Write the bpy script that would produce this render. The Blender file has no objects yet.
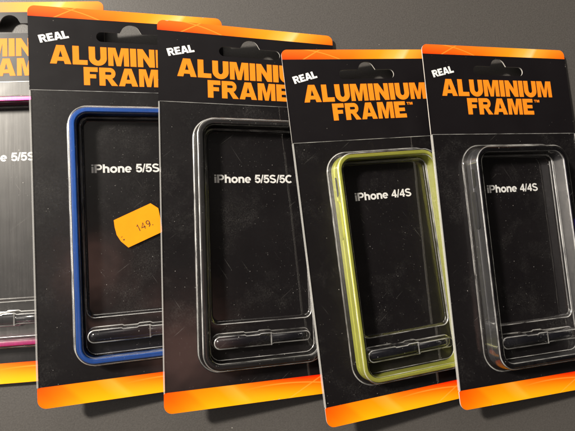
import bpy, bmesh, math, random
from mathutils import Vector, Matrix
random.seed(7)
TN= [-0.10108, 0.08393, 0.99133] ;TD= 231.286
FPX= 438.124 ;K4= 0.99415
POSE={
  1 :( [[0.99493, 0.05823, -0.08199], [-0.05196, 0.99571, 0.07658], [0.0861, -0.07194, 0.99369]] , [-188.23696, -106.37613, 220.89138] ),
  2 :( [[0.96435, 0.06349, -0.2569], [-0.0445, 0.99588, 0.07906], [0.26086, -0.06481, 0.9632]] , [-125.21329, -101.1203, 211.66349] ),
  3 :( [[0.96376, 0.04341, -0.26322], [-0.01857, 0.99519, 0.09614], [0.26613, -0.08777, 0.95993]] , [-65.07655, -97.39991, 218.98829] ),
  4 :( [[0.96397, 0.11932, -0.23776], [-0.09531, 0.98934, 0.11007], [0.24836, -0.08345, 0.96507]] , [-3.67231, -84.95704, 226.06788] ),
  5 :( [[0.96885, 0.07686, -0.23543], [-0.05323, 0.99303, 0.10513], [0.24187, -0.08933, 0.96619]] , [70.84253, -91.06045, 233.99055] ),
}

U = 0.00106                      # metres per card millimetre of the survey
W, H, T, B = 92.84, 190.0, 5.28, 180.4
C = bpy.context.scene.collection
sc = bpy.context.scene

# ------------------------------------------------------------------ frame of reference: table plane is z = 0
ez = -Vector(TN).normalized()
ex = Vector((1, 0, 0)); ex = (ex - ez * ex.dot(ez)).normalized()
ey = ez.cross(ex)
M3 = Matrix((ex, ey, ez))
ORG = Vector((0, 0, TD / Vector(TN).z))
def world(p): return (M3 @ (Vector(p) - ORG)) * U

# ------------------------------------------------------------------ materials
def srgb(r, g, b):
    f = lambda c: (c / 255 / 12.92) if c / 255 <= .04045 else ((c / 255 + .055) / 1.055) ** 2.4
    return (f(r), f(g), f(b), 1)
class NT:
    def __init__(s, name):
        s.m = bpy.data.materials.new(name); s.m.use_nodes = True
        s.t = s.m.node_tree; s.t.nodes.clear()
        s.out = s.n('ShaderNodeOutputMaterial')
    def n(s, typ, **kw):
        nd = s.t.nodes.new(typ)
        for k, v in kw.items(): setattr(nd, k, v)
        return nd
    def l(s, a, b): s.t.links.new(a, b)
    def put(s, sock, v):
        if isinstance(v, bpy.types.NodeSocket): s.l(v, sock)
        else: sock.default_value = v
    def math(s, op, a, b=0.0, c=0.0, clamp=False):
        nd = s.n('ShaderNodeMath', operation=op, use_clamp=clamp)
        for i, v in enumerate((a, b, c)): s.put(nd.inputs[i], v)
        return nd.outputs[0]
    def mix(s, fac, a, b):
        nd = s.n('ShaderNodeMix', data_type='RGBA')
        s.put(nd.inputs['Factor'], fac); s.put(nd.inputs[6], a); s.put(nd.inputs[7], b)
        return nd.outputs[2]
    def ramp(s, fac, stops, interp='LINEAR'):
        nd = s.n('ShaderNodeValToRGB'); cr = nd.color_ramp; cr.interpolation = interp
        while len(cr.elements) < len(stops): cr.elements.new(.5)
        for e, (p, c) in zip(cr.elements, stops): e.position = p; e.color = c
        s.put(nd.inputs[0], fac); return nd.outputs[0]
    def obj(s): return s.n('ShaderNodeTexCoord').outputs['Object']
    def own(s):
        """object coordinates shifted by a different amount for every object, so no two packs wear alike"""
        oi = s.n('ShaderNodeObjectInfo'); cb = s.n('ShaderNodeCombineXYZ')
        for i, k in enumerate((7.3, 3.9, 0.0)): s.l(s.math('MULTIPLY', oi.outputs['Random'], k), cb.inputs[i])
        ad = s.n('ShaderNodeVectorMath', operation='ADD'); s.l(s.obj(), ad.inputs[0]); s.l(cb.outputs[0], ad.inputs[1]); return ad.outputs[0]
    def noise(s, vec, scale, detail=2, rough=.5, out='Fac'):
        nd = s.n('ShaderNodeTexNoise'); s.l(vec, nd.inputs['Vector'])
        nd.inputs['Scale'].default_value = scale; nd.inputs['Detail'].default_value = detail
        nd.inputs['Roughness'].default_value = rough; return nd.outputs[out]
    def bump(s, h, strength, dist):
        nd = s.n('ShaderNodeBump'); nd.inputs['Strength'].default_value = strength
        nd.inputs['Distance'].default_value = dist; s.l(h, nd.inputs['Height']); return nd.outputs[0]
    def pr(s, **kw):
        p = s.n('ShaderNodeBsdfPrincipled')
        for k, v in kw.items(): s.put(p.inputs[k.replace('_', ' ')], v)
        return p
    def done(s, sh): s.l(sh, s.out.inputs['Surface']); return s.m
    def dust(s, vec, cell, r, keep, lo=.35):
        """small specks: one per voronoi cell, only some of the cells"""
        v = s.n('ShaderNodeTexVoronoi', feature='F1'); s.l(vec, v.inputs['Vector']); v.inputs['Scale'].default_value = 1 / cell
        sep = s.n('ShaderNodeSeparateColor'); s.l(v.outputs['Color'], sep.inputs[0])
        rad = s.math('MULTIPLY', sep.outputs[1], r / cell)
        a = s.math('LESS_THAN', v.outputs['Distance'], rad)
        k = s.math('LESS_THAN', sep.outputs[0], keep)
        return s.math('MULTIPLY', s.math('MULTIPLY', a, k), s.math('MULTIPLY_ADD', sep.outputs[2], 1 - lo, lo))

def mat_table():
    t = NT('grained_table'); co = t.obj()
    n1 = t.noise(co, 1400, 3, .6); n2 = t.noise(co, 420, 2); n3 = t.noise(co, 9, 3)
    v = t.n('ShaderNodeTexVoronoi', feature='SMOOTH_F1'); t.l(co, v.inputs['Vector']); v.inputs['Scale'].default_value = 1150
    h = t.math('ADD', t.math('MULTIPLY', v.outputs['Distance'], .7), t.math('MULTIPLY', n1, .6))
    col = t.ramp(n1, [(.3, (.046, .042, .039, 1)), (.7, (.076, .070, .065, 1))])
    col = t.mix(t.math('MULTIPLY', n3, .35), col, (.064, .058, .053, 1))
    d = t.dust(co, .011, .00045, .3)
    col = t.mix(d, col, (.35, .33, .3, 1))
    p = t.pr(Base_Color=col, Roughness=.5, Normal=t.bump(h, .22, .0002))
    p.inputs['Specular IOR Level'].default_value = .5
    return t.done(p.outputs[0])

def mat_card():
    """glossy printed board: black ground, fiery strips at the top and the foot"""
    t = NT('printed_board'); co = t.obj()
    sx = t.n('ShaderNodeSeparateXYZ'); t.l(co, sx.inputs[0])
    u = t.math('MULTIPLY_ADD', sx.outputs[0], 1 / U, W / 2)
    v = t.math('MULTIPLY_ADD', sx.outputs[1], -1 / U, H / 2)
    s = t.math('DIVIDE', u, W)
    diag = t.math('MULTIPLY_ADD', v, .012, s)
    wob = t.noise(co, 60, 2)
    # top strip
    ct = t.ramp(t.math('MULTIPLY_ADD', t.math('SUBTRACT', v, 2.5), .008, s),
        [(0, srgb(240, 66, 8)), (.2, srgb(250, 88, 10)), (.42, srgb(252, 118, 16)), (.6, srgb(252, 160, 30)), (.70, srgb(253, 196, 92)),
         (.76, srgb(254, 222, 166)), (.785, srgb(252, 178, 66)), (.9, srgb(250, 138, 26)), (1, srgb(250, 112, 14))])
    hi = t.math('SUBTRACT', 1, t.math('DIVIDE', v, T), clamp=True)
    ct = t.mix(t.math('MULTIPLY', hi, .25), ct, srgb(255, 190, 70))
    def line(a, b, c, u0, w):
        du = t.math('SUBTRACT', u, u0)
        f = t.math('ADD', t.math('MULTIPLY_ADD', du, b, a), t.math('MULTIPLY', t.math('MULTIPLY', du, du), c))
        d = t.math('ABSOLUTE', t.math('SUBTRACT', v, f))
        return t.math('SUBTRACT', 1, t.math('DIVIDE', d, w), clamp=True)
    X = t.math('MAXIMUM', line(1.2, -.55, 0, 19, .45), line(.6, .2, .008, 17, .38))
    ct = t.mix(t.math('MULTIPLY', X, .6), ct, srgb(255, 190, 80))
    # foot strip
    dv = t.math('DIVIDE', t.math('SUBTRACT', v, B), H - B, clamp=True)
    cb = t.ramp(t.math('SUBTRACT', s, t.math('MULTIPLY', dv, .10)),
        [(0, srgb(240, 112, 4)), (.10, srgb(247, 134, 6)), (.13, srgb(252, 158, 10)), (.25, srgb(252, 168, 12)), (.33, srgb(254, 194, 72)),
         (.36, srgb(252, 172, 30)), (.55, srgb(253, 164, 14)), (.75, srgb(252, 150, 10)), (1, srgb(246, 118, 6))])
    red = t.math('MULTIPLY', t.math('SUBTRACT', 1, t.math('MULTIPLY', dv, 1.25), clamp=True),
                 t.ramp(s, [(0, (.5,) * 3 + (1,)), (.12, (.3,) * 3 + (1,)), (.27, (.22, .22, .22, 1)), (.36, (.3, .3, .3, 1)), (.45, (.6, .6, .6, 1)), (.72, (1,) * 3 + (1,)), (1, (1, 1, 1, 1))]))
    cb = t.mix(red, cb, srgb(232, 36, 4))
    yel = t.math('MULTIPLY', t.math('MULTIPLY', dv, dv), t.ramp(s, [(.02, (.1, .1, .1, 1)), (.25, (.8, .8, .8, 1)), (.6, (.75, .75, .75, 1)), (.95, (.35, .35, .35, 1))]))
    cb = t.mix(yel, cb, srgb(255, 196, 16))
    X2 = t.math('MAXIMUM', line(183.4, .11, .0035, 70, .45), line(184.2, -.52, 0, 71, .45))
    X2 = t.math('MULTIPLY', X2, t.ramp(s, [(.4, (0, 0, 0, 1)), (.6, (1, 1, 1, 1))]))
    cb = t.mix(t.math('MULTIPLY', X2, .55), cb, srgb(255, 196, 84))
    def deepen(c):
        k = t.n('ShaderNodeMix', data_type='RGBA', blend_type='MULTIPLY'); k.inputs['Factor'].default_value = 1
        t.l(c, k.inputs[6]); k.inputs[7].default_value = (.98, .80, .62, 1); return k.outputs[2]
    ct = deepen(ct); cb = deepen(cb)
    isT = t.math('LESS_THAN', v, T); isB = t.math('GREATER_THAN', v, B)
    blk = t.mix(t.noise(co, 35, 3), (.005, .0042, .005, 1), (.009, .0075, .0085, 1))
    co = t.own()
    d = t.math('MAXIMUM', t.dust(co, .0062, .0003, .3), t.dust(co, .0017, .00015, .3, .1))
    blk = t.mix(d, blk, (.25, .23, .21, 1))
    col = t.mix(isT, blk, ct); col = t.mix(isB, col, cb)
    ed = t.math('MINIMUM', t.math('MINIMUM', u, t.math('SUBTRACT', W, u)), t.math('MINIMUM', v, t.math('SUBTRACT', H, v)))
    wear = t.math('LESS_THAN', ed, t.math('MULTIPLY_ADD', t.noise(co, 260, 4, .7), 3.2, -1.98))
    col = t.mix(t.math('MULTIPLY', wear, .7), col, (.5, .46, .42, 1))
    p = t.pr(Base_Color=col, Roughness=t.math('MULTIPLY_ADD', wob, .2, .30))
    p.inputs['Specular IOR Level'].default_value = .22
    t.l(t.bump(t.noise(co, 26, 2), .25, .0006), p.inputs['Normal'])
    return t.done(p.outputs[0])

def mat_simple(name, col, rough=.5, metal=0., spec=.5, nscale=0, namp=.0):
    t = NT(name)
    c = col
    if nscale:
        co = t.obj(); f = t.noise(co, nscale, 3)
        k = tuple(x * (1 - namp) for x in col[:3]) + (1,)
        c = t.mix(f, k, col)
    p = t.pr(Base_Color=c, Roughness=rough, Metallic=metal)
    p.inputs['Specular IOR Level'].default_value = spec
    return t.done(p.outputs[0])

def mat_anodised(name, col, rough=.34, metal=.88):
    t = NT(name); co = t.obj()
    mp = t.n('ShaderNodeMapping'); t.l(co, mp.inputs[0]); mp.inputs['Scale'].default_value = (1, .06, 1)
    f = t.noise(mp.outputs[0], 2600, 3, .6)
    c = t.mix(f, tuple(x * .8 for x in col[:3]) + (1,), col)
    p = t.pr(Base_Color=c, Roughness=t.math('MULTIPLY_ADD', f, .14, rough - .07), Metallic=metal)
    t.l(t.bump(f, .15, .0001), p.inputs['Normal'])
    return t.done(p.outputs[0])

def mat_clear(name, dust=.3, haze=.0, rough=.07, base=.075, scratch=0., wav=.28, streak=.03, film=.05):
    """thin clear vinyl: mostly see-through, mirror-like by angle, dusty, a little wavy and scuffed"""
    t = NT(name); co = t.own()
    lw = t.n('ShaderNodeLayerWeight'); lw.inputs['Blend'].default_value = .5
    g = t.math('POWER', lw.outputs['Facing'], 3.2)
    fac = t.math('MULTIPLY_ADD', g, .62, base, clamp=True)
    h = t.noise(co, 48, 2, .4)
    nrm = t.bump(h, wav, .0009)
    t.l(nrm, lw.inputs['Normal'])
    tr = t.n('ShaderNodeBsdfTransparent'); tr.inputs[0].default_value = (.97, .97, .965, 1)
    gl = t.n('ShaderNodeBsdfGlossy'); gl.inputs['Color'].default_value = (1, .98, .95, 1)
    gl.inputs['Roughness'].default_value = rough; t.l(nrm, gl.inputs['Normal'])
    m1 = t.n('ShaderNodeMixShader'); t.l(fac, m1.inputs[0]); t.l(tr.outputs[0], m1.inputs[1]); t.l(gl.outputs[0], m1.inputs[2])
    # scuffs: a satin lobe in thin streaks
    sat = t.n('ShaderNodeBsdfGlossy'); sat.inputs['Roughness'].default_value = .42; sat.inputs['Color'].default_value = (.9, .88, .85, 1)
    mp = t.n('ShaderNodeMapping'); t.l(co, mp.inputs[0]); mp.inputs['Scale'].default_value = (1, streak, 1); mp.inputs['Rotation'].default_value = (0, 0, .08)
    st = t.noise(mp.outputs[0], 900, 4, .7)
    mo = t.n('ShaderNodeMapping'); t.l(co, mo.inputs[0]); mo.inputs['Location'].default_value = (.31, .17, .0)
    cl = t.noise(mo.outputs[0], 30, 3, .6)
    sf = t.math('MULTIPLY', t.math('MULTIPLY_ADD', st, 1.6, -.35, clamp=True), t.math('MULTIPLY_ADD', cl, 1.2, -.1, clamp=True))
    sf = t.math('MULTIPLY_ADD', sf, scratch, haze, clamp=True)
    m2 = t.n('ShaderNodeMixShader'); t.l(sf, m2.inputs[0]); t.l(m1.outputs[0], m2.inputs[1]); t.l(sat.outputs[0], m2.inputs[2])
    # dust
    dd = t.math('MAXIMUM', t.dust(co, .0052, .00030, dust * .5), t.math('MAXIMUM', t.dust(co, .0021, .00019, dust * .6, .2), t.dust(co, .0009, .00013, dust * .6, .1)))
    dens = t.math('MULTIPLY_ADD', t.noise(co, 55, 4, .65), 4.2, -1.8, clamp=True)
    dd = t.math('MULTIPLY', dd, t.math('MULTIPLY_ADD', dens, .75, .38))
    grain = t.math('MULTIPLY_ADD', t.noise(co, 1500, 2), 3.0, -1.1, clamp=True)
    patch = t.math('MULTIPLY_ADD', t.noise(co, 38, 5, .7), 3.4, -1.75, clamp=True)
    dd = t.math('MAXIMUM', dd, t.math('MULTIPLY', t.math('MULTIPLY', grain, patch), film))
    for ang, sc_, th in ((.55, 190, .755), (-.9, 240, .765), (2.2, 150, .76)):        # hairline scratches
        ms = t.n('ShaderNodeMapping', vector_type='TEXTURE'); t.l(co, ms.inputs[0]); ms.inputs['Rotation'].default_value = (0, 0, ang); ms.inputs['Scale'].default_value = (1, 26, 1)
        ln = t.math('MULTIPLY', t.math('SUBTRACT', t.noise(ms.outputs[0], sc_ * 6, 1), th), 9, clamp=True)
        dd = t.math('MAXIMUM', dd, t.math('MULTIPLY', t.math('MULTIPLY', ln, .22), t.math('MULTIPLY_ADD', dens, .8, .15)))
    df = t.n('ShaderNodeBsdfDiffuse'); df.inputs[0].default_value = (.8, .77, .72, 1)
    m3 = t.n('ShaderNodeMixShader'); t.l(t.math('MULTIPLY', dd, .75), m3.inputs[0]); t.l(m2.outputs[0], m3.inputs[1]); t.l(df.outputs[0], m3.inputs[2])
    return t.done(m3.outputs[0])

M = {}
M['table'] = mat_table()
M['board'] = mat_card()
M['paper'] = mat_simple('white_paper_edge', (.64, .61, .57, 1), .8, nscale=110, namp=.6)
M['back'] = mat_simple('dark_printed_back', (.012, .011, .012, 1), .45, spec=.3, nscale=60, namp=.3)
M['orange_ink'] = mat_simple('orange_ink', srgb(247, 136, 30), .5, spec=.15, nscale=120, namp=.12)
M['white_ink'] = mat_simple('white_ink', (.88, .87, .85, 1), .45, spec=.4, nscale=500, namp=.2)
M['clear'] = mat_clear('clear_vinyl', dust=.6, haze=.0, scratch=.03, base=.085, rough=.025, streak=.8)
M['scuffed'] = mat_clear('scuffed_clear_vinyl', dust=.3, haze=.006, scratch=.045, rough=.12, base=.07)
M['rail'] = None
def mat_rail():
    t = NT('folded_vinyl_edge')
    tr = t.n('ShaderNodeBsdfTransparent'); tl = t.n('ShaderNodeBsdfDiffuse'); tl.inputs[0].default_value = (.7, .69, .67, 1)
    gl = t.n('ShaderNodeBsdfGlossy'); gl.inputs['Roughness'].default_value = .15
    m = t.n('ShaderNodeMixShader'); m.inputs[0].default_value = .30; t.l(tr.outputs[0], m.inputs[1]); t.l(tl.outputs[0], m.inputs[2])
    n = t.n('ShaderNodeMixShader'); n.inputs[0].default_value = .12; t.l(m.outputs[0], n.inputs[1]); t.l(gl.outputs[0], n.inputs[2])
    return t.done(n.outputs[0])
M['rail'] = mat_rail()
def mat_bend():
    t = NT('vinyl_edge_highlight'); co = t.own()  # whitish colour stands in for reflections along the moulded bends
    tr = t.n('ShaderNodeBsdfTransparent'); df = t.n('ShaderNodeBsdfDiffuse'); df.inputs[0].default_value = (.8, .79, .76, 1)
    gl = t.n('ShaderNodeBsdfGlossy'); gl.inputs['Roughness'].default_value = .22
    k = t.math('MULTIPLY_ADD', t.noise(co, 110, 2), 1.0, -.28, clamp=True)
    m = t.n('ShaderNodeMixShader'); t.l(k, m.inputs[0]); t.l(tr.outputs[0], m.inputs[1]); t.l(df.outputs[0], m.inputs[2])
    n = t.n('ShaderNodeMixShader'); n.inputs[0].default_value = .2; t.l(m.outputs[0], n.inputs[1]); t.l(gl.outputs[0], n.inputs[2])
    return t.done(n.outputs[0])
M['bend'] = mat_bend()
M['pink'] = mat_anodised('pink_aluminium', srgb(214, 60, 140))
M['blue'] = mat_anodised('blue_aluminium', srgb(52, 108, 205), .36, .7)
M['black'] = mat_anodised('black_aluminium', (.045, .043, .045, 1), .44)
M['lime'] = mat_anodised('yellow_green_aluminium', srgb(204, 206, 92), .42, .65)
M['gunmetal'] = mat_anodised('grey_aluminium', (.085, .084, .093, 1), .34, .75)
M['gunmetal_rim'] = mat_anodised('dark_rim', (.025, .023, .03, 1), .3)
M['violet'] = mat_anodised('violet_reflection', (.09, .05, .6, 1), .28)
M['tool'] = mat_simple('black_gloss_plastic', (.008, .008, .011, 1), .16, spec=.6)
M['sticker'] = mat_simple('orange_sticker_paper', srgb(246, 152, 14), .65, spec=.15, nscale=160, namp=.16)
M['ink'] = mat_simple('brown_ink', (.16, .05, .008, 1), .7, nscale=1500, namp=.95)
M['slot'] = mat_simple('dark_slot', (.02, .02, .018, 1), .5)

# ------------------------------------------------------------------ mesh helpers (card millimetres -> local metres)
def loc(u, v, z): return Vector(((u - W / 2) * U, (H / 2 - v) * U, z * U))
def link(name, bm, mats, parent, smooth=None):
    me = bpy.data.meshes.new(name)
    bmesh.ops.recalc_face_normals(bm, faces=bm.faces)
    bm.to_mesh(me); bm.free()
    for m in (mats if isinstance(mats, (list, tuple)) else [mats]): me.materials.append(m)
    o = bpy.data.objects.new(name, me); C.objects.link(o)
    if parent: o.parent = parent
    if smooth is not None:
        me.shade_smooth()
        md = None
        try: me.set_sharp_from_angle(angle=math.radians(smooth))
        except Exception: pass
    return o
def rrect(u0, v0, u1, v1, r, nc=10, ns=6):
    """rounded rectangle, always the same number of points"""
    r = max(.05, min(r, (u1 - u0) / 2 - .01, (v1 - v0) / 2 - .01)); P = []
    cs = [(u1 - r, v0 + r, -90), (u1 - r, v1 - r, 0), (u0 + r, v1 - r, 90), (u0 + r, v0 + r, 180)]
    for i, (cu, cv, a0) in enumerate(cs):
        for k in range(nc + 1):
            a = math.radians(a0 + 90 * k / nc); P.append((cu + r * math.cos(a), cv + r * math.sin(a)))
        nu, nv, na = cs[(i + 1) % 4]; a = math.radians(na)
        q = (nu + r * math.cos(a), nv + r * math.sin(a)); p = P[-1]
        for k in range(1, ns): P.append((p[0] + (q[0] - p[0]) * k / ns, p[1] + (q[1] - p[1]) * k / ns))
    return P
def off(rect, d, r): return rrect(rect[0] - d, rect[1] - d, rect[2] + d, rect[3] + d, max(r + d, .6))
def loft(bm, rings, cap_end=False, cap_start=False, closed=False, bends=()):
    vs = [[bm.verts.new(loc(u, v, z)) for u, v in pts] for pts, z in rings]
    n = len(vs[0]); prs = list(zip(vs, vs[1:]))
    if closed: prs.append((vs[-1], vs[0]))
    for q, (a, b) in enumerate(prs):
        for i in range(n):
            j = (i + 1) % n
            f = bm.faces.new((a[i], a[j], b[j], b[i]))
            if q in bends: f.material_index = 1
    if cap_end: bm.faces.new(vs[-1])
    if cap_start: bm.faces.new(vs[0])
def box(bm, u0, v0, u1, v1, z0, z1, bev=0):
    loft(bm, [(rrect(u0, v0, u1, v1, bev or .06, 3, 1), z0), (rrect(u0, v0, u1, v1, bev or .06, 3, 1), z1)], True, True)

# ------------------------------------------------------------------ lettering: strokes and outlines in cap heights
def arc(cx, cy, rx, ry, a0, a1, n=14):
    return [(cx + rx * math.cos(math.radians(a0 + (a1 - a0) * k / n)), cy + ry * math.sin(math.radians(a0 + (a1 - a0) * k / n))) for k in range(n + 1)]
def P_(*p): return ('poly', list(p))
def S_(pts, w, closed=False): return ('stroke', pts, w, closed)
HEAVY = {
 'I': (.345, [P_((0, 0), (.345, 0), (.345, 1), (0, 1))]),
 'L': (.80, [P_((0, 0), (.80, 0), (.80, .25), (.345, .25), (.345, 1), (0, 1))]),
 'M': (1.16, [P_((0, 0), (0, 1), (.42, 1), (.58, .42), (.74, 1), (1.16, 1), (1.16, 0), (.875, 0), (.875, .70), (.70, 0), (.46, 0), (.285, .70), (.285, 0))]),
 'N': (.98, [P_((0, 0), (0, 1), (.31, 1), (.67, .47), (.67, 1), (.98, 1), (.98, 0), (.67, 0), (.31, .53), (.31, 0))]),
 'U': (.98, [('poly', [(0, 1), (.345, 1)] + [(.345, .42)] + arc(.49, .42, .145, .17, 180, 360, 12)[1:] + [(.635, 1), (.98, 1)] + arc(.49, .40, .49, .42, 0, -180, 18))]),
 'A': (1.12, [P_((0, 0), (.345, 0), (.56, .72), (.56, 1), (.35, 1)), P_((1.12, 0), (.775, 0), (.56, .72), (.56, 1), (.77, 1)), P_((.33, .16), (.79, .16), (.72, .37), (.40, .37))]),
 'F': (.80, [P_((0, 0), (.345, 0), (.345, .39), (.70, .39), (.70, .61), (.345, .61), (.345, .75), (.80, .75), (.80, 1), (0, 1))]),
 'E': (.86, [P_((0, 0), (.86, 0), (.86, .24), (.345, .24), (.345, .40), (.78, .40), (.78, .61), (.345, .61), (.345, .77), (.84, .77), (.84, 1), (0, 1))]),
 'R': (1.04, [P_((0, 0), (.345, 0), (.345, 1), (0, 1)), ('stroke', [(.2, .885), (.62, .885)] + arc(.62, .69, .2, .195, 90, -90, 12) + [(.2, .495)], .23, False),
              P_((.40, .40), (.70, .44), (1.06, 0), (.70, 0), (.46, .36), (.345, .39))]),
}
w_ = .235
BOLD = {
 'i': (.215, [P_((0, 0), (.215, 0), (.215, .73), (0, .73)), P_((0, .83), (.215, .83), (.215, 1), (0, 1))], .09),
 'P': (.80, [P_((0, 0), (.225, 0), (.225, 1), (0, 1)), S_([(.1, .905), (.46, .905)] + arc(.46, .665, .235, .24, 90, -90) + [(.1, .425)], .195)], .06),
 'h': (.66, [P_((0, 0), (.215, 0), (.215, 1), (0, 1)), S_([(.10, .42)] + arc(.335, .46, .235, .195, 170, 0) + [(.57, 0)], w_ * .95)], .09),
 'n': (.66, [P_((0, 0), (.215, 0), (.215, .73), (0, .73)), S_([(.10, .42)] + arc(.335, .46, .235, .195, 170, 0) + [(.57, 0)], w_ * .95)], .08),
 'o': (.74, [S_(arc(.37, .365, .275, .285, 0, 360, 28)[:-1], .215, True)], .07),
 'e': (.70, [S_([(.61, .365)] + arc(.35, .365, .26, .285, 0, 318, 26), .20), P_((.12, .30), (.69, .30), (.69, .42), (.12, .42))], .20),
 '5': (.68, [S_([(.62, .91), (.18, .91), (.115, .47)] + arc(.335, .335, .255, .255, 150, -160, 20), .20)], .03),
 '/': (.30, [P_((-.04, -.02), (.10, -.02), (.34, 1.02), (.20, 1.02))], .03),
 'S': (.80, [S_(arc(.40, .725, .285, .205, 25, 240, 16)[:-1] + [(.36, .525), (.46, .49)] + arc(.40, .275, .30, .205, 60, -160, 16), .195)], .06),
 'C': (.86, [S_(arc(.47, .5, .37, .42, 48, 312, 26), .215)], .05),
 '4': (.70, [P_((.38, 0), (.59, 0), (.59, 1), (.38, 1)), P_((0, .20), (.70, .20), (.70, .36), (0, .36)), P_((0, .36), (.20, .36), (.44, .80), (.44, 1))], .03),
 ' ': (.16, [], .1),
}
THIN = {
 '1': (.34, [S_([(.02, .75), (.2, .97), (.2, 0)], .12)], .22),
 '4': (.62, [S_([(.45, 0), (.45, .96), (.03, .3), (.62, .3)], .12)], .22),
 '9': (.56, [S_(arc(.28, .68, .23, .27, 0, 360, 18)[:-1], .12, True), S_([(.51, .68), (.45, .28), (.2, .02)], .12)], .16),
 '.': (.12, [P_((0, 0), (.13, 0), (.13, .13), (0, .13))], .1),
 ',': (.2, [P_((0, .1), (.16, .1), (.1, -.14), (.02, -.14))], .1),
 '-': (.3, [P_((0, .4), (.3, .46), (.3, .56), (0, .5))], .1),
}
def ribbon(pts, w, closed):
    pts = [p for i, p in enumerate(pts) if i == 0 or (abs(p[0] - pts[i - 1][0]) + abs(p[1] - pts[i - 1][1])) > 1e-6]
    L, R_ = [], []; n = len(pts)
    for i in range(n):
        p = Vector(pts[i])
        a = Vector(pts[i - 1]) if (i > 0 or closed) else None
        b = Vector(pts[(i + 1) % n]) if (i < n - 1 or closed) else None
        d1 = (p - a).normalized() if a is not None else None
        d2 = (b - p).normalized() if b is not None else None
        if d1 is None: d1 = d2
        if d2 is None: d2 = d1
        t = (d1 + d2).normalized(); nn = Vector((-t.y, t.x)); k = min(1.6, 1 / max(.35, nn.dot(Vector((-d1.y, d1.x)))))
        L.append(p + nn * w / 2 * k); R_.append(p - nn * w / 2 * k)
    return L, R_
def lettering(bm, text, font, u0, vb, hgt, width=None, track=None, rot=0., z=.68, sx=1., shear=0.):
    """text laid from (u0, vb) on the base line; width squeezes it to an exact length"""
    adv = 0.; items = []
    for ch in text:
        g = font[ch]; gap = track if track is not None else (g[2] if len(g) > 2 else .07)
        items.append((adv, g[1])); adv += g[0] + gap
    total = adv - gap
    fx = (width / (total * hgt)) if width else sx
    ca, sa = math.cos(rot), math.sin(rot); lift = 0
    def put(x, y, zz):
        x = (x + shear * y) * hgt * fx; y = y * hgt
        return bm.verts.new(loc(u0 + x * ca - y * sa, vb - (x * sa + y * ca), zz))
    for a, shapes in items:
        for k, s in enumerate(shapes):
            zz = z + .012 * (k % 3)
            if s[0] == 'poly':
                bm.faces.new([put(x + a, y, zz) for x, y in s[1]])
            else:
                L, R_ = ribbon(s[1], s[2], s[3])
                Lv = [put(p.x + a, p.y, zz) for p in L]; Rv = [put(p.x + a, p.y, zz) for p in R_]
                m = len(Lv)
                for i in range(m if s[3] else m - 1):
                    j = (i + 1) % m; bm.faces.new((Lv[i], Lv[j], Rv[j], Rv[i]))
def face_up(bm):
    bm.normal_update()
    for f in bm.faces:
        if f.normal.z < 0: f.normal_flip()
def link_flat(name, bm, m, parent):
    face_up(bm)
    me = bpy.data.meshes.new(name); bm.to_mesh(me); bm.free(); me.materials.append(m)
    o = bpy.data.objects.new(name, me); C.objects.link(o); o.parent = parent; return o

# ------------------------------------------------------------------ parts of a pack
def backing_card(root, S):
    """board with notched sides (the tray's folded edges sit in the notches) and a hanger hole"""
    out = []; r = 4.0; inset = .55
    out += [(4.0 + 0, 0)]
    out = []
    for cu, cv, a0, rr in ((W - 3.2, 3.2, -90, 3.2),):
        out += [(cu + rr * math.cos(math.radians(a0 + 9 * k)), cv + rr * math.sin(math.radians(a0 + 9 * k))) for k in range(11)]
    out += [(W, S), (W - inset, S), (W - inset, B), (W, B + .5)]
    out += [(W - r + r * math.cos(math.radians(9 * k)), H - r + r * math.sin(math.radians(9 * k))) for k in range(11)]
    out += [(r + r * math.cos(math.radians(90 + 9 * k)), H - r + r * math.sin(math.radians(90 + 9 * k))) for k in range(11)]
    out += [(0, B + .5), (inset, B), (inset, S), (0, S)]
    out += [(3.2 + 3.2 * math.cos(math.radians(180 + 9 * k)), 3.2 + 3.2 * math.sin(math.radians(180 + 9 * k))) for k in range(11)]
    cu = W / 2; hole = []
    rs = 2.6; v0, v1 = 11.2, 16.4; vm = (v0 + v1) / 2
    hole += [(30.2 + rs + rs * math.cos(math.radians(90 + 15 * k)), vm + rs * math.sin(math.radians(90 + 15 * k))) for k in range(13)]
    hole += [(cu - 5.2, v0)]
    hole += [(cu + 4.6 * math.cos(math.radians(200 + 140 * k / 14)), 11.2 + 4.4 * math.sin(math.radians(200 + 140 * k / 14))) for k in range(15)]
    hole += [(cu + 5.2, v0)]
    hole += [(62.4 - rs + rs * math.cos(math.radians(-90 + 15 * k)), vm + rs * math.sin(math.radians(-90 + 15 * k))) for k in range(13)]
    cv = bpy.data.curves.new('outline', 'CURVE'); cv.dimensions = '2D'; cv.fill_mode = 'BOTH'; cv.extrude = .3 * U
    for pts in (out, hole):
        sp = cv.splines.new('POLY'); sp.points.add(len(pts) - 1); sp.use_cyclic_u = True
        for q, (u, v) in zip(sp.points, pts):
            p = loc(u, v, 0); q.co = (p.x, p.y, 0, 1)
    tmp = bpy.data.objects.new('outline', cv); C.objects.link(tmp)
    dg = bpy.context.evaluated_depsgraph_get()
    me = bpy.data.meshes.new_from_object(tmp.evaluated_get(dg))
    bpy.data.objects.remove(tmp); bpy.data.curves.remove(cv)
    me.name = 'backing_card'; me.transform(Matrix.Translation((0, 0, .3 * U)))
    me.materials.clear(); me.materials.append(M['paper']); me.materials.append(M['board']); me.materials.append(M['back'])
    for p in me.polygons:
        p.use_smooth = False
        p.material_index = 1 if (p.normal.z > .5 and p.center.z > .4 * U) else (2 if p.normal.z < -.5 else 0)
    o = bpy.data.objects.new('backing_card', me); C.objects.link(o); o.parent = root
    return o

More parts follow.
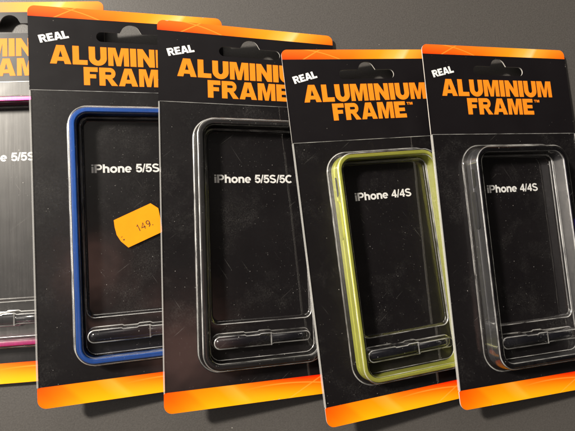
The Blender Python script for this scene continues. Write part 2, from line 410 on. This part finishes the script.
def titles(card, model):
    bm = bmesh.new()
    lettering(bm, 'ALUMINIUM', HEAVY, 9.2, 28.5, 9.35, width=71.2, track=.075)
    lettering(bm, 'FRAME', HEAVY, 24.0, 38.7, 9.1, width=42.6, track=.08)
    lettering(bm, 'I', HEAVY, 68.05, 31.6, 1.5, width=.45); lettering(bm, 'M', HEAVY, 69.2, 31.6, 1.5, width=1.9)
    bm2 = bmesh.new(); bm2.free()
    q = [bm.verts.new(loc(a, b, .69)) for a, b in ((67.5, 30.1), (69.0, 30.1), (69.0, 30.5), (67.5, 30.5))]; bm.faces.new(q)
    link_flat('title_lettering', bm, M['orange_ink'], card)
    bm = bmesh.new()
    lettering(bm, 'REAL', HEAVY, 5.2, 18.5, 3.9, width=13.2, track=.03, rot=math.radians(14), shear=-.03)
    link_flat('slogan_lettering', bm, M['white_ink'], card)
    bm = bmesh.new()
    if model == 5: lettering(bm, 'iPhone 5/5S/5C', BOLD, 26.0, 82.2, 4.15, width=40.2)
    else: lettering(bm, 'iPhone 4/4S', BOLD, 30.0, 81.9, 4.15, width=32.4)
    link_flat('model_lettering', bm, M['white_ink'], card)

def bumper(root, rect, r, zt, wall, m, flare=0., rim=None, trim=None, buttons=False, m_btn=None):
    bm = bmesh.new(); ch = .45
    loft(bm, [(off(rect, -.2 + flare, r), 1.15), (off(rect, flare, r), 1.5), (off(rect, flare * .6, r), zt * .46), (off(rect, flare * .6 - .18, r), zt * .48), (off(rect, flare * .45 - .18, r), zt * .56),
              (off(rect, flare * .4, r), zt * .58), (off(rect, 0, r), zt - ch)] + ([] if rim else [(off(rect, -ch, r), zt)]) +
             ([] if rim else [(off(rect, -wall + .3, r), zt)]) + [(off(rect, -wall, r), zt - .3 if not rim else zt - ch), (off(rect, -wall, r), 1.15)], closed=True)
    f = link('bumper_frame', bm, m, root, 35)
    if rim:
        bm = bmesh.new()
        loft(bm, [(off(rect, 0.03, r), zt - ch), (off(rect, -ch, r), zt), (off(rect, -wall + .3, r), zt), (off(rect, -wall - .03, r), zt - ch)], closed=True)
        link('rim', bm, rim, f, 35)
    if trim:  # violet reflection painted as a thin strip on the right edge
        bm = bmesh.new()
        loft(bm, [(off(rect, flare * .4 + .12, r), zt - ch - .9), (off(rect, .1, r), zt - ch + .02), (off(rect, -ch + .02, r), zt + .04), (off(rect, -ch - .35, r), zt + .04), (off(rect, -ch - .35, r), zt - .2)])
        lim = loc(rect[2] - 3, 0, 0).x
        bmesh.ops.delete(bm, geom=[x for x in bm.faces if min(q.co.x for q in x.verts) < lim or max(q.co.y for q in x.verts) > loc(0, 92, 0).y], context='FACES')
        link('reflection_strip', bm, trim, f, 35)
    if buttons:
        u0 = rect[0] - flare * .5; zc = zt * .5
        def pill(name, va, vb, hz, dep, mm):
            bm = bmesh.new(); n = 10; ring = []
            for k in range(n + 1): a = math.pi * k / n; ring.append((va + hz - hz * math.sin(a), zc + hz * math.cos(a)))
            for k in range(n + 1): a = math.pi * k / n; ring.append((vb - hz + hz * math.sin(a), zc - hz * math.cos(a)))
            A = [bm.verts.new(loc(u0 + .25, v, z)) for v, z in ring]; Bv = [bm.verts.new(loc(u0 - dep, v, z)) for v, z in ring]
            m_ = len(A)
            for i in range(m_): bm.faces.new((A[i], A[(i + 1) % m_], Bv[(i + 1) % m_], Bv[i]))
            bm.faces.new(Bv); bm.faces.new(A)
            return link(name, bm, mm, f)
        pill('mute_slot', rect[1] + 10.5, rect[1] + 20.5, 1.9, .03, M['slot'])
        pill('volume_button', rect[1] + 22.5, rect[1] + 42, 1.7, .35, m_btn)
    return f

def tray(root, S, rect, r, zt, wall, base, m):
    """vacuum formed tray: flange, raised ridge round the frame, sunken window, step with the tool bulge"""
    zf = .95; bm = bmesh.new()
    plat = 3.0; zw = 1.15
    wr = (rect[0] + wall + 1.7, rect[1] + wall + 1.7, rect[2] - wall - 1.7, 151.2)
    rings = [(rrect(.35, S, W - .35, B - .1, .4), zf), (off(rect, base + 1.3, r), zf), (off(rect, base + .9, r), zf), (off(rect, base + .35, r), zf + .12), (off(rect, base, r), zf + .6),
             (off(rect, .75, r), zt - .8), (off(rect, .55, r), zt - .3), (off(rect, .1, r), zt), (off(rect, -wall - .1, r), zt), (off(rect, -wall - .5, r), zt - .3),
             (off(rect, -wall - .7, r), zt - .9), (off(rect, -wall - 1.0, r), plat + .5), (off(rect, -wall - 1.2, r), plat + .1), (off(rect, -wall - 1.45, r), plat),
             (rrect(wr[0] - .12, wr[1] - .12, wr[2] + .12, wr[3] + .12, 3.7), plat), (rrect(*wr, 3.6), plat), (rrect(wr[0] + .25, wr[1] + .25, wr[2] - .25, wr[3] - .35, 3.5), plat - .35),
             (rrect(wr[0] + .45, wr[1] + .45, wr[2] - .45, wr[3] - .9, 3.4), zw + .4), (rrect(wr[0] + .9, wr[1] + .9, wr[2] - .9, wr[3] - 1.5, 3.2), zw), (rrect(wr[0] + 1.3, wr[1] + 1.3, wr[2] - 1.3, wr[3] - 1.9, 3.0), zw)]
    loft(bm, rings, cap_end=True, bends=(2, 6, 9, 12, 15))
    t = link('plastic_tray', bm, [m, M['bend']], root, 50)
    # raised edge of the sheet along the header and folded edges that slide round the card
    bm = bmesh.new()
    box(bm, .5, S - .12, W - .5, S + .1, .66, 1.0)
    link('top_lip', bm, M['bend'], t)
    for a, b in ((-.12, .5), (W - .5, W + .12)):
        bm = bmesh.new(); box(bm, a, S + .1, b, B - .05, -.15, 1.15, .25); link('folded_edge', bm, M['rail'], t)
    # bulge over the tool: wide on the left, narrower on the right
    def stad(d):
        L, R_ = [], []
        c0, c1, rl, rr_, vm = 25.9, 67.6, 3.5 + d, 2.9 + d, 159.0
        pts = [(c1 + rr_ * math.cos(math.radians(a)), vm + rr_ * math.sin(math.radians(a))) for a in range(-90, 91, 12)]
        pts += [(51.0 + .4, vm + rr_), (50.2, vm + rl)]
        pts += [(c0 + rl * math.cos(math.radians(a)), vm + rl * math.sin(math.radians(a))) for a in range(90, 271, 12)]
        pts += [(37.5, vm - rl), (38.3, vm - rl + .5), (44.5, vm - rl + .5), (45.3, vm - rl), (50.2, vm - rl), (51.4, vm - rr_)]
        return pts
    bm = bmesh.new(); zp = 7.5
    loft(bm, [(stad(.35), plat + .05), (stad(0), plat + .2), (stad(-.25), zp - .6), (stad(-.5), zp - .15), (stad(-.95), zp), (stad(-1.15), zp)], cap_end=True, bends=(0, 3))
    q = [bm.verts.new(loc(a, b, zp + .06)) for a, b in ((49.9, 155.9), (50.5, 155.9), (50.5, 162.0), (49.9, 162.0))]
    f = bm.faces.new(q); f.material_index = 1  # pale strip painted for the bright line across the pocket
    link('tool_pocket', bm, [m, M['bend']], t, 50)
    return t

def driver(root, m):
    bm = bmesh.new(); n = 18; vm, zc = 159.0, 4.3
    prof = [(23.4, .0), (23.6, 1.5), (24.3, 2.3), (25.6, 2.75), (49.4, 2.75), (49.8, 2.5), (50.0, 2.0), (50.8, 2.0), (51.1, 2.2), (66.4, 2.2), (67.5, 1.5), (67.8, .5), (67.9, 0)]
    rings = []
    for u, r in prof:
        rings.append([bm.verts.new(loc(u, vm + max(r, .02) * math.cos(2 * math.pi * k / n), zc + max(r, .02) * math.sin(2 * math.pi * k / n))) for k in range(n)])
    for a, b in zip(rings, rings[1:]):
        for k in range(n): bm.faces.new((a[k], a[(k + 1) % n], b[(k + 1) % n], b[k]))
    bm.faces.new(rings[0]); bm.faces.new(rings[-1])
    return link('hand_tool', bm, m, root, 40)

def sticker(root):
    z0, z1 = 1.62, 1.74
    pts = [(35.3, 105.6), (52.6, 98.0), (56.2, 100.6)]
    pts += [(57.9, 112.3)]
    pts += [(41.5, 119.2)]
    pts += [(38.2, 116.0), (36.4, 112.8), (35.6, 109.0)]
    bm = bmesh.new()
    top = [bm.verts.new(loc(u, v, z1)) for u, v in pts]; bot = [bm.verts.new(loc(u, v, z0)) for u, v in pts]
    bm.faces.new(top); bm.faces.new(bot); n = len(pts)
    for i in range(n): bm.faces.new((top[i], top[(i + 1) % n], bot[(i + 1) % n], bot[i]))
    s = link('price_sticker', bm, M['sticker'], root)
    bm = bmesh.new()
    rot = math.radians(22)
    lettering(bm, '149.', THIN, 46.6, 111.6, 3.3, width=7.4, rot=rot, z=1.80)
    lettering(bm, ',', THIN, 39.2, 115.4, 2.6, width=1.1, rot=rot, z=1.80)
    lettering(bm, '-', THIN, 38.6, 114.9, 1.9, width=.8, rot=rot, z=1.80)
    link_flat('price_lettering', bm, M['ink'], s)
    return s

def pack(num, label, model, metal, clear, **kw):
    R, t = POSE[num]; k = K4 if num >= 4 else 1.
    R = Matrix(R)
    ctr = Vector(t) + R @ Vector((W / 2 * k, H / 2 * k, 0))
    ax = [M3 @ (R @ Vector(a)) for a in ((1, 0, 0), (0, -1, 0), (0, 0, -1))]
    mw = Matrix((ax[0], ax[1], ax[2])).transposed().to_4x4()
    root = bpy.data.objects.new('blister_pack', None); C.objects.link(root)
    root.empty_display_size = .02
    p = world(ctr); p.z += .0008
    root.location = p; root.rotation_euler = mw.to_euler(); root.scale = (k, k, k)
    root['label'] = label; root['category'] = 'blister pack'; root['group'] = 'aluminium frame blister packs fanned over the table'
    S = 41.8 if model == 5 else 49.7
    card = backing_card(root, S); titles(card, model)
    if model == 5:
        rect, r, zf, zt, wall, base = (18.1, 51.8, 76.6, 171.4), 8.2, 7.8, 8.3, 2.3, 1.5
    else:
        rect, r, zf, zt, wall, base = (19.3, 59.0, 75.6, 171.2), 8.0, 9.2, 9.7, 1.9, 2.4
    bumper(root, rect, r, zf, wall, M[metal], flare=.9 if model == 4 else 0., rim=M.get(kw.get('rim')), trim=M.get(kw.get('trim')), buttons=True, m_btn=M[kw.get('btn', metal)])
    tray(root, S, rect, r, zt, wall, base, M[clear])
    driver(root, M['tool'])
    if kw.get('price'): sticker(root)
    return root

pack(1, 'blister pack with a pink frame, half hidden beneath the blue framed pack', 5, 'pink', 'scuffed')
pack(2, 'blister pack with a blue frame and an orange price sticker on its window', 5, 'blue', 'clear', price=True)
pack(3, 'blister pack with a black frame, between the blue and the yellow green ones', 5, 'black', 'clear')
pack(4, 'blister pack with a yellow green frame, lying partly over the black framed pack', 4, 'lime', 'clear')
pack(5, 'blister pack with a grey frame and dark rim, topmost in the fan at the right', 4, 'gunmetal', 'clear', rim='gunmetal_rim', trim='violet')

# ------------------------------------------------------------------ table
bm = bmesh.new()
bmesh.ops.create_cube(bm, size=1)
for v in bm.verts: v.co = Vector((v.co.x * 1.5, v.co.y * 1.1, v.co.z * .03 - .015 - .0006))
bmesh.ops.bevel(bm, geom=list(bm.edges), offset=.004, segments=3, affect='EDGES')
tb = link('table_top', bm, M['table'], None); tb['kind'] = 'structure'

# ------------------------------------------------------------------ camera
cam = bpy.data.cameras.new('camera'); co = bpy.data.objects.new('camera', cam); C.objects.link(co)
cam.sensor_width = 36; cam.lens = 36 * FPX / 575; cam.clip_start = .01; cam.clip_end = 20
cx = [M3 @ Vector(a) for a in ((1, 0, 0), (0, -1, 0), (0, 0, -1))]
mm = Matrix(cx).transposed().to_4x4(); mm.translation = world((0, 0, 0)); co.matrix_world = mm
sc.camera = co

# ------------------------------------------------------------------ light
def area(name, campos, target, size, power, col, size_y=None):
    l = bpy.data.lights.new(name, 'AREA'); l.energy = power; l.color = col; l.size = size
    if size_y: l.shape = 'RECTANGLE'; l.size_y = size_y
    o = bpy.data.objects.new(name, l); C.objects.link(o)
    p = world(campos); q = world(target); o.location = p
    o.rotation_euler = (q - p).to_track_quat('-Z', 'Y').to_euler(); return o
area('key_lamp', (-730, -490, -600), (0, 10, 228), .09, 35.5, (1, .93, .82))
w = bpy.data.worlds.new('World'); sc.world = w; w.use_nodes = True
bg = w.node_tree.nodes['Background']; bg.inputs[0].default_value = (1, .93, .85, 1); bg.inputs[1].default_value = 1
wt = w.node_tree; tc = wt.nodes.new('ShaderNodeTexCoord')
def lobe(d, power, peak):
    dp = wt.nodes.new('ShaderNodeVectorMath'); dp.operation = 'DOT_PRODUCT'; dp.inputs[1].default_value = (M3 @ Vector(d)).normalized()
    wt.links.new(tc.outputs['Generated'], dp.inputs[0]); x = dp.outputs['Value']
    for op, b in (('MAXIMUM', 0), ('POWER', power), ('MULTIPLY', peak)):
        nd = wt.nodes.new('ShaderNodeMath'); nd.operation = op; wt.links.new(x, nd.inputs[0]); nd.inputs[1].default_value = b; x = nd.outputs[0]
    return x
def plus(a, b):
    nd = wt.nodes.new('ShaderNodeMath'); nd.operation = 'ADD'; wt.links.new(a, nd.inputs[0])
    if isinstance(b, float): nd.inputs[1].default_value = b
    else: wt.links.new(b, nd.inputs[1])
    return nd.outputs[0]
# a dim room, brighter towards the lamp; two lobes added for edge highlights
wt.links.new(plus(plus(plus(lobe((-.58, -.46, -.67), 7, 1.15), lobe((.05, -.80, -.52), 45, 4.5)), lobe((-.76, -.06, -.62), 60, 8.0)), .015), bg.inputs[1])
# the photographer's hand over the packs: two faint warm spots that only mirror in the vinyl
bg2 = wt.nodes.new('ShaderNodeBackground'); bg2.inputs[0].default_value = (1, .52, .42, 1)
wt.links.new(plus(lobe((.29, .10, -.95), 260, .7), lobe((.10, -.044, -.99), 500, .5)), bg2.inputs[1])
ad = wt.nodes.new('ShaderNodeAddShader'); wt.links.new(bg.outputs[0], ad.inputs[0]); wt.links.new(bg2.outputs[0], ad.inputs[1])
wt.links.new(ad.outputs[0], wt.nodes['World Output'].inputs['Surface'])
sc.view_settings.view_transform = 'Standard'; sc.view_settings.look = 'None'; sc.view_settings.exposure = 0; sc.view_settings.gamma = 1
sc.cycles.max_bounces = 24; sc.cycles.transparent_max_bounces = 32
